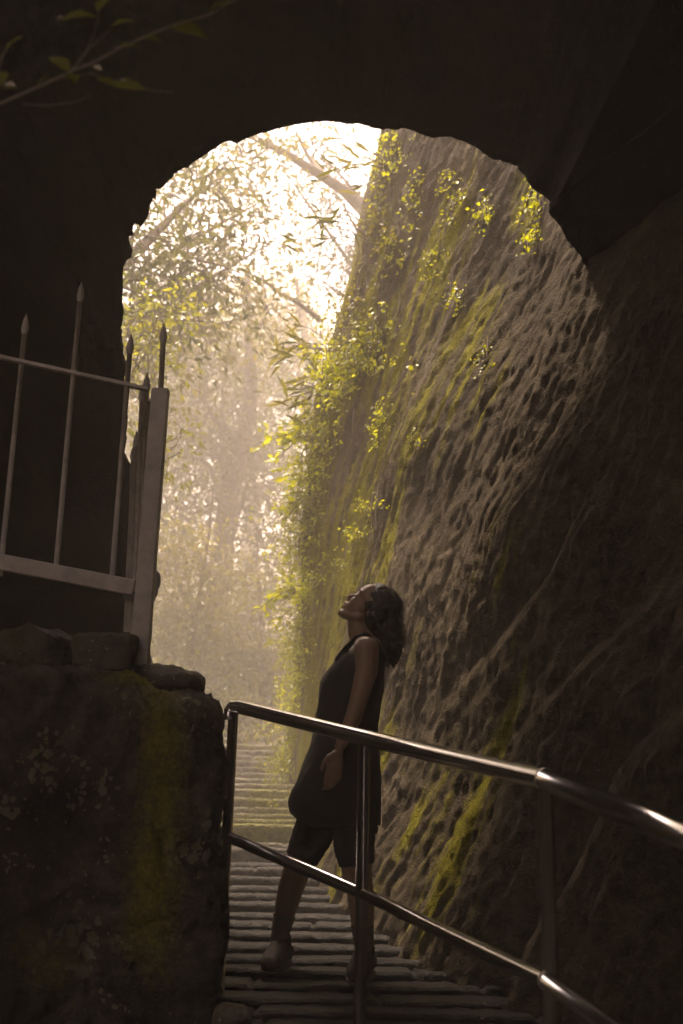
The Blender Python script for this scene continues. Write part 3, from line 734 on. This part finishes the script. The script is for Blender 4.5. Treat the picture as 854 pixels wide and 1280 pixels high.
# ------------------------------------------------------------------ leaves
def leaves(mb, P, D, Nn, L, wr=.45, fold=.25, detail=False):
    """P base (n,3), D direction, Nn face normal, L length"""
    P = np.asarray(P, float); D = np.asarray(D, float); Nn = np.asarray(Nn, float); n = len(P)
    D = D / (np.linalg.norm(D, axis=1)[:, None] + 1e-9); Sd = np.cross(D, Nn); Sd /= np.linalg.norm(Sd, axis=1)[:, None] + 1e-9
    Up = np.cross(Sd, D); L = np.broadcast_to(np.asarray(L, float), (n,))[:, None]
    wv = L * wr / 2
    if detail:
        prof = [(0, 0, 0), (.15, .55, .0), (.4, 1, .02), (.7, .72, -.02), (1, 0, -.12)]
        V = []
        for (t, w_, h) in prof:
            c = P + D * L * t + Up * L * h
            if w_ == 0: V.append(c)
            else:
                V += [c + Sd * wv * w_ + Up * wv * w_ * fold, c, c - Sd * wv * w_ + Up * wv * w_ * fold]
        V = np.stack(V, 1).reshape(-1, 3)     # 11 verts
        q4 = np.array([(1, 4, 5, 2), (2, 5, 6, 3), (4, 7, 8, 5), (5, 8, 9, 6)]); q3 = np.array([(0, 1, 2), (0, 2, 3), (7, 10, 8), (8, 10, 9)])
        o = (np.arange(n) * 11)[:, None, None]
        mb.add2(V, (q4[None] + o).reshape(-1, 4), (q3[None] + o).reshape(-1, 3))
    else:
        m = P + D * L * .42; tip = P + D * L - Up * L * .1
        V = np.stack([P, m + Sd * wv + Up * wv * fold, tip, m - Sd * wv + Up * wv * fold], 1).reshape(-1, 3)
        o = (np.arange(n) * 4)[:, None, None]
        mb.add2(V, np.zeros((0, 4), int), (np.array([(0, 1, 2), (0, 2, 3)])[None] + o).reshape(-1, 3))
def rand_dirs(rg, n):
    v = rg.normal(size=(n, 3)); return v / np.linalg.norm(v, axis=1)[:, None]

def make_tree(name, x, y, h, lean_, tr, blobs, mat, lsz, nclump, nleaf, label, seed, csz=.35, group='trees beyond the arch', cat='tree', wr=.42, limbs=True, gap=.0, droop=.3):
    rg = np.random.default_rng(seed); z0 = terrain(x, y) - .1
    root = empty(name, (x, y, z0)); tag(root, label, cat, group)
    mb = MB()
    top = np.array([x + lean_[0], y + lean_[1], z0 + h]); b0 = np.array([x, y, z0])
    ts = np.linspace(0, 1, 10)[:, None]; P = b0 + (top - b0) * ts + np.stack([fbm(ts[:, 0] * 3, seed, 0, 2, seed), fbm(ts[:, 0] * 3, seed + 5, 0, 2, seed), 0 * ts[:, 0]], -1) * .05 * h * ts
    tube(mb, P, tr * (1.15 - ts[:, 0]) ** .8, 10)
    cl = MB(); lp = []; ld = []; ln = []; ll = []
    for bi, (bx_, by_, bz_, rx_, ry_, rz_) in enumerate(blobs):
        c = np.array([bx_, by_, bz_]); 
        st_ = P[min(9, max(2, int(9 * np.clip((bz_ - z0) / h * .75, 0.2, 1))))]
        if limbs:
            mid = (st_ + c) / 2 + rg.normal(size=3) * .12 * np.linalg.norm(c - st_)
            t5 = np.linspace(0, 1, 7)[:, None]; Q = (1 - t5)**2 * st_ + 2 * t5 * (1 - t5) * mid + t5**2 * c
            tube(mb, Q, tr * .42 * (1.1 - t5[:, 0]), 7)
        nc = max(3, int(nclump * rx_ * ry_ * rz_ / sum(b[3] * b[4] * b[5] for b in blobs)))
        for q in range(nc):
            d = rg.normal(size=3); d /= np.linalg.norm(d); r = rg.random() ** .45
            cc = c + d * r * np.array([rx_, ry_, rz_])
            if gap and vnoise(cc[0] * .9, cc[1] * .9, cc[2] * .9, seed) < gap - .5 + .2: continue
            # twig to clump
            t4 = np.linspace(0, 1, 4)[:, None]; s0 = c + d * r * .35 * np.array([rx_, ry_, rz_])
            tube(mb, s0 + (cc - s0) * t4 + rg.normal(size=(4, 3)) * .03, tr * .06 * (1.2 - t4[:, 0]) + .003, 4, False)
            n_ = int(nleaf * rg.uniform(.6, 1.4)); off = rg.normal(size=(n_, 3)) * csz * np.array([1, 1, .7])
            lp.append(cc + off); dd = off / (np.linalg.norm(off, axis=1)[:, None] + 1e-6) + rand_dirs(rg, n_) * .8 + np.array([0, 0, -droop]); ld.append(dd)
            nn_ = rand_dirs(rg, n_) * .8 + np.array([0, 0, .8]); ln.append(nn_); ll.append(lsz * rg.uniform(.6, 1.3, n_))
    mb.build('trunk', M['bark'], root)
    leaves(cl, np.concatenate(lp), np.concatenate(ld), np.concatenate(ln), np.concatenate(ll), wr)
    cl.build('crown', M[mat], root, smooth=False)
    return root
def at(px, py, Y):
    v = W(px, py, Y); return v.x, v.y, v.z
def B(px, py, Y, r, ry=None, rz=None): return (*at(px, py, Y), r, ry or r, rz or r)
# near loose branchy trees (silhouetted leaves against the sky)
make_tree('broadleaf_tree', -3.4, 9.6, 6.5, (.4, .2, 0), .14, [B(170, 290, 9.2, .65), B(235, 330, 9.6, .75), B(180, 430, 9.3, .55), B(255, 230, 9.8, .6), B(290, 290, 9.9, .5, rz=.4), B(120, 350, 9.2, .8)],
          'leaf_dark', .115, 110, 22, 'slim tree with long loose leaves against the bright sky, nearest the arch on the left', 11, csz=.2, wr=.34)
make_tree('broadleaf_tree', -4.2, 12.5, 8, (.6, 0, 0), .16, [B(200, 250, 12.5, .9), B(300, 210, 12.8, .8), B(230, 400, 12.5, .9), B(160, 470, 12, .8), B(330, 250, 12, .5), B(345, 300, 12.5, .45), B(270, 340, 13, .7), B(330, 390, 13.2, .6)],
          'leaf_mid', .12, 190, 24, 'tall leafy tree behind the spiked fence with sky showing between its leaves', 12, csz=.26)
make_tree('broadleaf_tree', at(262, 860, 18)[0], 18, 8, (.5, 0, 0), .24, [B(240, 560, 18, 1.5), B(310, 600, 18.5, 1.3), B(280, 480, 18, 1.3), B(210, 640, 17.5, 1.1), B(330, 690, 18, 1.0), B(230, 450, 18, 1.2)],
          'leaf_dark', .13, 330, 30, 'dark forked trunk tree standing in the haze beyond the steps', 13, csz=.34)
make_tree('broadleaf_tree', at(300, 850, 22)[0] + 1.6, 22, 9, (-.5, 0, 0), .22, [B(330, 500, 22, 1.7), B(370, 420, 22, 1.4), B(380, 620, 22, 1.5), B(330, 380, 22.5, 1.2), B(350, 740, 21.5, 1.3)],
          'leaf_mid', .15, 320, 28, 'hazy tree rising beside the mossy edge of the cliff', 14, csz=.4)
make_tree('broadleaf_tree', -5.6, 23, 10, (.3, 0, 0), .25, [B(170, 560, 23, 1.8), B(230, 480, 23, 1.6), B(180, 400, 23, 1.5), B(260, 400, 24, 1.2), B(190, 700, 22, 1.6)],
          'leaf_dark', .15, 330, 28, 'broad hazy tree behind the fence post', 15, csz=.4)
make_tree('broadleaf_tree', -3.0, 32, 11, (0, 0, 0), .3, [B(270, 560, 32, 2.6), B(330, 470, 32, 2.3), B(210, 470, 32, 2.2), B(280, 400, 33, 2.0), B(370, 560, 32, 2.2), B(360, 700, 31, 2.2), B(220, 680, 31, 2.4)],
          'leaf_mid', .2, 420, 26, 'pale distant tree closing the view between the nearer trees', 16, csz=.55)
make_tree('broadleaf_tree', 2.3, 15.5, 12, (-1.0, 0, 0), .2, [B(395, 185, 14.5, .7), B(350, 205, 14.5, .6), B(420, 240, 15, .8), B(440, 330, 15, .9), B(400, 350, 14.5, .6)],
          'leaf_dark', .13, 90, 20, 'tree behind the cliff reaching a thick bare branch across the sky', 17, csz=.3, wr=.3)
bt = bpy.data.objects['broadleaf_tree.006'] if 'broadleaf_tree.006' in bpy.data.objects else None
if bt:
    mb = MB(); tube(mb, [at(480, 290, 14.6), at(430, 238, 13.9), at(395, 215, 13.6), at(355, 190, 13.4), at(318, 172, 13.2), at(250, 150, 13)], [.10, .085, .07, .055, .045, .03], 10)
    tube(mb, [at(410, 226, 13.7), at(385, 195, 13.9), at(370, 165, 14)], [.05, .035, .02], 7)
    mb.build('branch', M['bark'], bt)
    mb = MB(); tube(mb, [at(400, 400, 13.5), at(378, 382, 13), at(350, 366, 12.9), at(330, 350, 12.8), at(308, 340, 12.7)], [.04, .032, .026, .018, .008], 7); mb.build('branch', M['bark'], bt)
make_tree('sapling', -2.6, 8.3, 3.2, (.5, 0, 0), .035, [B(185, 405, 8.3, .3), B(172, 450, 8.2, .25), B(215, 390, 8.4, .25), B(195, 560, 8.6, .3)], 'leaf_ivy', .07, 60, 14, 'slim lime green sapling just behind the tips of the fence spikes', 21, csz=.14, cat='sapling', group='undergrowth saplings')
make_tree('sapling', at(230, 900, 14.5)[0], 14.5, 3.4, (.2, 0, 0), .05, [B(215, 700, 14.5, .7), B(245, 780, 14.2, .6), B(200, 790, 14, .5), B(270, 720, 14.5, .5)], 'leaf_mid', .1, 130, 26, 'young tree with spreading twigs left of the steps', 18, csz=.22, cat='sapling', group='undergrowth saplings')
make_tree('sapling', at(330, 900, 15.5)[0], 15.5, 3.0, (-.2, 0, 0), .05, [B(325, 760, 15.5, .7), B(300, 830, 15, .55), B(340, 840, 15, .5)], 'leaf_mid', .1, 120, 24, 'small young tree at the top of the steps beside the cliff', 19, csz=.22, cat='sapling', group='undergrowth saplings')
for i, (px_, py_, Y_, r_) in enumerate([(180, 880, 13.2, .7), (250, 890, 13.6, .65), (310, 900, 14.4, .6), (210, 820, 16, .9), (290, 800, 17, .9), (350, 850, 16, .8), (180, 760, 17, 1.0), (130, 850, 13, 1.0)]):
    x_, y_, z_ = at(px_, py_, Y_)
    lb = ['leafy bush left of the top of the steps behind the fence post', 'leafy bush just above the boulder top in the haze', 'low pale bush right where the steps end', 'hazy bush behind the first bushes under the forked tree', 'hazy bush at the foot of the dark forked trunk', 'bush squeezed between the trees and the mossy cliff edge', 'larger bush up the slope behind the fence', 'wide bush hidden mostly behind the cave pillar'][i]
    make_tree('bush', x_, y_, max(.5, z_ - terrain(x_, y_)), (0, 0, 0), .03, [(x_, y_, z_, r_, r_, r_ * .8), (x_ + .3, y_ + .2, z_ - .3, r_ * .8, r_ * .8, r_ * .7), (x_ - .3, y_ + .1, z_ - .5, r_ * .8, r_ * .8, r_ * .6)],
              ['leaf_mid', 'leaf_dark', 'leaf_mid', 'leaf_dark'][i % 4], .09, 110, 26, lb, 30 + i, csz=.2, cat='bush', group='bushes beyond the steps')
# ground cover
rg = np.random.default_rng(3); n = 26000
gxx = rg.uniform(-9, 4, n); gyy = rg.uniform(12.4, 34, n)
ii = np.clip(np.searchsorted(gx, gxx), 1, len(gx) - 1); jj = np.clip(np.searchsorted(gy, gyy), 1, len(gy) - 1)
gp = np.stack([gxx, gyy, gz[ii, jj] + rg.uniform(-.02, .25, n)], -1)
mb = MB(); leaves(mb, gp, rand_dirs(rg, n) + np.array([0, 0, .8]), rand_dirs(rg, n) + np.array([0, 0, .6]), rg.uniform(.08, .2, n), .35)
tag(mb.build('ground_cover', M['leaf_mid'], smooth=False), kind='stuff')

# ------------------------------------------------------------------ plants on the cliff
def creeper(px, py, rx, ry, n, lsz, mat, label, seed, name='creeper', out_=.10, wr=.75, group='creepers on the cliff', droop=.6, hang=True):
    rg = np.random.default_rng(seed); c, nn = wall_at(px, py)
    root = empty(name, c); tag(root, label, 'plant', group)
    mb = MB(); sb = MB(); P = []; Nn = []
    for q in range(n):
        for _ in range(3):
            a, b = rg.normal() * .5, rg.normal() * .5
            if vnoise(a * 2.5 + seed, b * 2.5, 0, seed) > -.25: break
        p, nv = wall_at(px + a * rx * 1.0 - b * rx * .25, py + b * ry); P.append(np.array(p) + np.array(nv) * abs(rg.normal()) * out_); Nn.append(np.array(nv))
    P = np.array(P); Nn = np.array(Nn); m = len(P)
    k_ = 5; P2 = np.repeat(P, k_, 0) + rg.normal(size=(m * k_, 3)) * lsz * .8; N2 = np.repeat(Nn, k_, 0)
    leaves(mb, P2, N2 * .5 + rand_dirs(rg, m * k_) * .8 + np.array([0, 0, -droop]), N2 + rand_dirs(rg, m * k_) * .7 + np.array([0, 0, .5]), lsz * rg.uniform(.5, 1.3, m * k_), wr, detail=lsz > .045)
    for q in range(0, m, 3):
        a = P[q] - Nn[q] * out_; j = rg.integers(m)
        tube(sb, [a + np.array([0, 0, .12]) * rg.uniform(.5, 1.5), a + rg.normal(size=3) * .01, P[q]], [.003, .0025, .0015], 4, False)
    sb.build('stems', M['bark'], root); mb.build('leaves', M[mat], root, smooth=False)
    return root
CRE = [
 (455, 445, 45, 45, 85, .055, 'leaf_ivy', 'bushy lime creeper clump on the cliff, highest of the big clumps'),
 (415, 480, 40, 45, 80, .055, 'leaf_lime', 'large round-leaved lime plant in the middle of the cliff edge'),
 (385, 530, 35, 40, 75, .05, 'leaf_ivy', 'creeper clump on the cliff edge below the large round-leaved plant'),
 (392, 590, 35, 35, 55, .05, 'leaf_lime', 'feathery plant jutting from the cliff edge halfway up'),
 (372, 650, 26, 50, 75, .045, 'leaf_ivy', 'dense creeper strip on the cliff edge level above the woman\'s head'),
 (362, 720, 20, 50, 75, .042, 'leaf_lime', 'dense creeper strip on the cliff edge beside the woman\'s face'),
 (357, 800, 16, 50, 75, .04, 'leaf_ivy', 'narrow creeper strip on the cliff edge level with the woman\'s chest'),
 (353, 880, 15, 50, 70, .04, 'leaf_lime', 'narrow creeper strip on the cliff edge just above the handrail'),
 (354, 960, 16, 40, 75, .04, 'leaf_ivy', 'creeper beside the upper steps left of the woman\'s hip'),
 (352, 1010, 14, 30, 55, .04, 'leaf_lime', 'creeper hanging over the ends of the mossy steps'),
 (395, 390, 30, 50, 45, .05, 'leaf_mid', 'sparse creeper on the cliff edge above the bamboo-like leaves'),
 (415, 290, 25, 60, 40, .05, 'leaf_mid', 'faint creeper on the high cliff edge in the haze'),
 (455, 190, 30, 30, 30, .05, 'leaf_lime', 'hazy creeper on the cliff right under the arch crown'),
 (470, 240, 16, 40, 16, .045, 'leaf_ivy', 'thin creeper trail left of the cliff centre near the top'),
 (520, 250, 12, 50, 16, .045, 'leaf_ivy', 'thin creeper trail hanging near the top of the cliff'),
 (565, 240, 18, 28, 16, .04, 'leaf_ivy', 'small creeper tuft under the right part of the arch'),
 (600, 270, 20, 26, 16, .04, 'leaf_lime', 'small lime fern tuft high on the right of the cliff'),
 (672, 250, 12, 30, 14, .04, 'leaf_lime', 'fern tuft hanging where the arch meets the cliff'),
 (668, 295, 12, 18, 10, .04, 'leaf_lime', 'tiny fern below the arch end on the right'),
 (545, 330, 16, 30, 12, .035, 'leaf_ivy', 'sparse tuft in the middle of the upper cliff'),
 (500, 320, 14, 40, 14, .04, 'leaf_ivy', 'sparse creeper trail on the upper left of the cliff'),
 (575, 375, 14, 20, 10, .035, 'leaf_ivy', 'tiny tuft above the mossy streak of the cliff'),
 (478, 530, 14, 40, 16, .04, 'leaf_lime', 'creeper trail descending to the right of the large clumps'),
 (525, 550, 8, 10, 4, .035, 'leaf_lime', 'single small leaf tuft on bare rock in mid cliff'),
 (463, 630, 12, 14, 9, .035, 'leaf_lime', 'small tuft above the woman\'s head'),
 (450, 665, 18, 8, 10, .035, 'leaf_lime', 'flat fern frond above the woman\'s head'),
 (430, 700, 14, 20, 8, .03, 'leaf_ivy', 'scattered leaves on the rock left above the woman\'s forehead'),
 (610, 455, 12, 20, 7, .03, 'leaf_ivy', 'tiny tuft on the right side of the mossy streak'),
]
for i, (px_, py_, rx_, ry_, n_, l_, m_, lb) in enumerate(CRE):
    creeper(px_, py_, rx_, ry_, int(n_ * (2.8 if 4 <= i <= 9 else 1.7)), l_ * .74, m_, lb, 400 + i, out_=.10 if n_ > 40 else .03)
# bamboo-like blades and feathery fronds that lean out from the cliff edge
def blades(px, py, n, L, label, seed, mat='leaf_mid', spread=(30, 40), reach=(-35, 10), wr=.16):
    rg = np.random.default_rng(seed); c, nn = wall_at(px, py); root = empty('blade_plant', c); tag(root, label, 'plant', 'long-leaved plants leaning out from the cliff')
    mb = MB(); sb = MB(); P = []; Dd = []
    for q in range(n):
        ex = px + reach[0] * rg.random() - spread[0] * rg.random(); ey = py + rg.normal() * spread[1] * .6
        tip = np.array(at(ex, ey, c.y + rg.normal() * .25)); b0 = np.array(c) + np.array([.1, 0, 0])
        t = np.linspace(0, 1, 6)[:, None]; Q = b0 + (tip - b0) * t + np.array([0, 0, .15]) * np.sin(t * 3.14)
        tube(sb, Q, .005 * (1.2 - t[:, 0]), 4, False)
        for k2 in range(5):
            f = rg.uniform(.45, 1); P.append(b0 + (tip - b0) * f + np.array([0, 0, .15 * math.sin(f * 3.14)])); Dd.append(np.array([-.7, 0, -.1]) + rg.normal(size=3) * .5)
    P = np.array(P); Dd = np.array(Dd)
    leaves(mb, P, Dd, rand_dirs(rg, len(P)) + np.array([0, 0, .8]), L * rg.uniform(.6, 1.2, len(P)), wr, detail=True)
    sb.build('stems', M['bark'], root); mb.build('leaves', M[mat], root, smooth=False)
blades(395, 455, 10, .19, 'long-leaved plant with pointed blades leaning left from the middle of the cliff edge', 501)
blades(400, 510, 9, .18, 'second long-leaved plant, just below the highest blades on the cliff edge', 502)
blades(425, 300, 7, .17, 'hazy drooping blades high on the cliff edge below the thick branch', 503, 'leaf_dark')
blades(440, 220, 7, .16, 'hazy blades on the cliff edge beside the thick branch', 504, 'leaf_mid')
blades(385, 560, 16, .09, 'feathery lime spray reaching furthest left over the haze', 505, 'leaf_lime', (50, 30), (-40, 0), .5)
blades(370, 640, 12, .08, 'feathery lime spray below the furthest reaching one', 506, 'leaf_lime', (20, 30), (-25, 0), .5)
blades(358, 765, 12, .08, 'feathery lime spray beside the woman\'s face', 507, 'leaf_lime', (22, 18), (-22, 0), .5)

# ------------------------------------------------------------------ twig in the top left corner (near the camera)
TY = 1.5
tw = empty('leafy_twig', W(-30, 150, TY)); M['twig'] = flat_mat('pale_twig', (0.30, 0.25, 0.2), .6); tag(tw, 'thin leafy twig hanging into the dark top left corner', 'twig')
mb = MB(); tube(mb, [W(-40, 150, TY), W(0, 130, TY), W(45, 110, TY), W(88, 90, TY), W(118, 78, TY), W(150, 60, TY), W(190, 42, TY), W(215, 32, TY), W(262, 18, TY), W(300, -4, TY)], np.linspace(.0026, .0009, 10), 6)
mb.build('stem', M['twig'], tw)
for pts in ([(88, 92), (110, 60), (122, 30), (125, 0)], [(88, 90), (115, 58), (137, 38)], [(60, 100), (88, 96), (115, 92)], [(112, 90), (130, 98), (160, 104), (190, 113), (217, 115)], [(28, 130), (60, 132), (95, 127), (115, 118)], [(-10, 110), (3, 70), (12, 55)]):
    mb = MB(); tube(mb, [W(x, y, TY + .01 * i) for i, (x, y) in enumerate(pts)], np.linspace(.0011, .0006, len(pts)), 5, False); mb.build('side_stem', M['twig'], tw)
LV = [((212, 33), (262, 44), .55), ((180, 48), (204, 52), .8), ((148, 60), (177, 56), .6), ((88, 90), (60, 68), .6), ((122, 22), (75, 20), .5), ((122, 14), (142, -8), .6), ((137, 34), (168, 23), .4), ((8, 62), (27, 43), .5), ((0, 108), (-14, 88), .9), ((120, 98), (150, 108), .5), ((140, 106), (183, 109), .4), ((60, 94), (44, 108), .5), ((88, 92), (94, 102), .6), ((262, 18), (276, -2), .5), ((272, 8), (300, 0), .35), ((0, 112), (25, 108), .4)]
rg = np.random.default_rng(9)
M['bud'] = flat_mat('pale_leaf_back', (0.30, 0.25, 0.20), .5)
for i, (a, b, w_) in enumerate(LV):
    A_, B_ = np.array(W(*a, TY)), np.array(W(*b, TY + rg.uniform(-.02, .02))); L = np.linalg.norm(B_ - A_)
    mb = MB(); leaves(mb, [A_], [B_ - A_], [np.array([rg.normal() * .3, -.7, .6 + rg.normal() * .2])], [L], w_ * .95 + .08, .3, True); mb.build('leaf', M['leaf_twig'], tw)
for (x, y, dx, dy) in ((128, 88, -13, -6), (20, 108, -16, -3), (146, 62, 0, -5), (175, 47, -3, 3), (157, 101, -7, -2), (80, 22, -10, 1)):
    A_ = np.array(W(x, y, TY - .005)); B_ = np.array(W(x + dx, y + dy, TY - .005)); mb = MB(); leaves(mb, [A_], [B_ - A_], [np.array([0, -1, .3])], [np.linalg.norm(B_ - A_)], .55, .6, True); mb.build('curled_leaf', M['bud'], tw)

# ------------------------------------------------------------------ haze
m = bpy.data.materials.new('haze'); m.use_nodes = True; n = m.node_tree; n.nodes.clear()
pv = n.nodes.new('ShaderNodeVolumePrincipled'); oo = n.nodes.new('ShaderNodeOutputMaterial')
pv.inputs['Color'].default_value = (1.0, 0.94, 0.87, 1); pv.inputs['Density'].default_value = 0.0205; pv.inputs['Anisotropy'].default_value = 0.0
n.links.new(pv.outputs[0], oo.inputs['Volume'])
mb = MB(); box(mb, (0, 0, 9), (560, 560, 18)); hz_ = mb.build('haze', m, smooth=False); tag(hz_, kind='stuff')
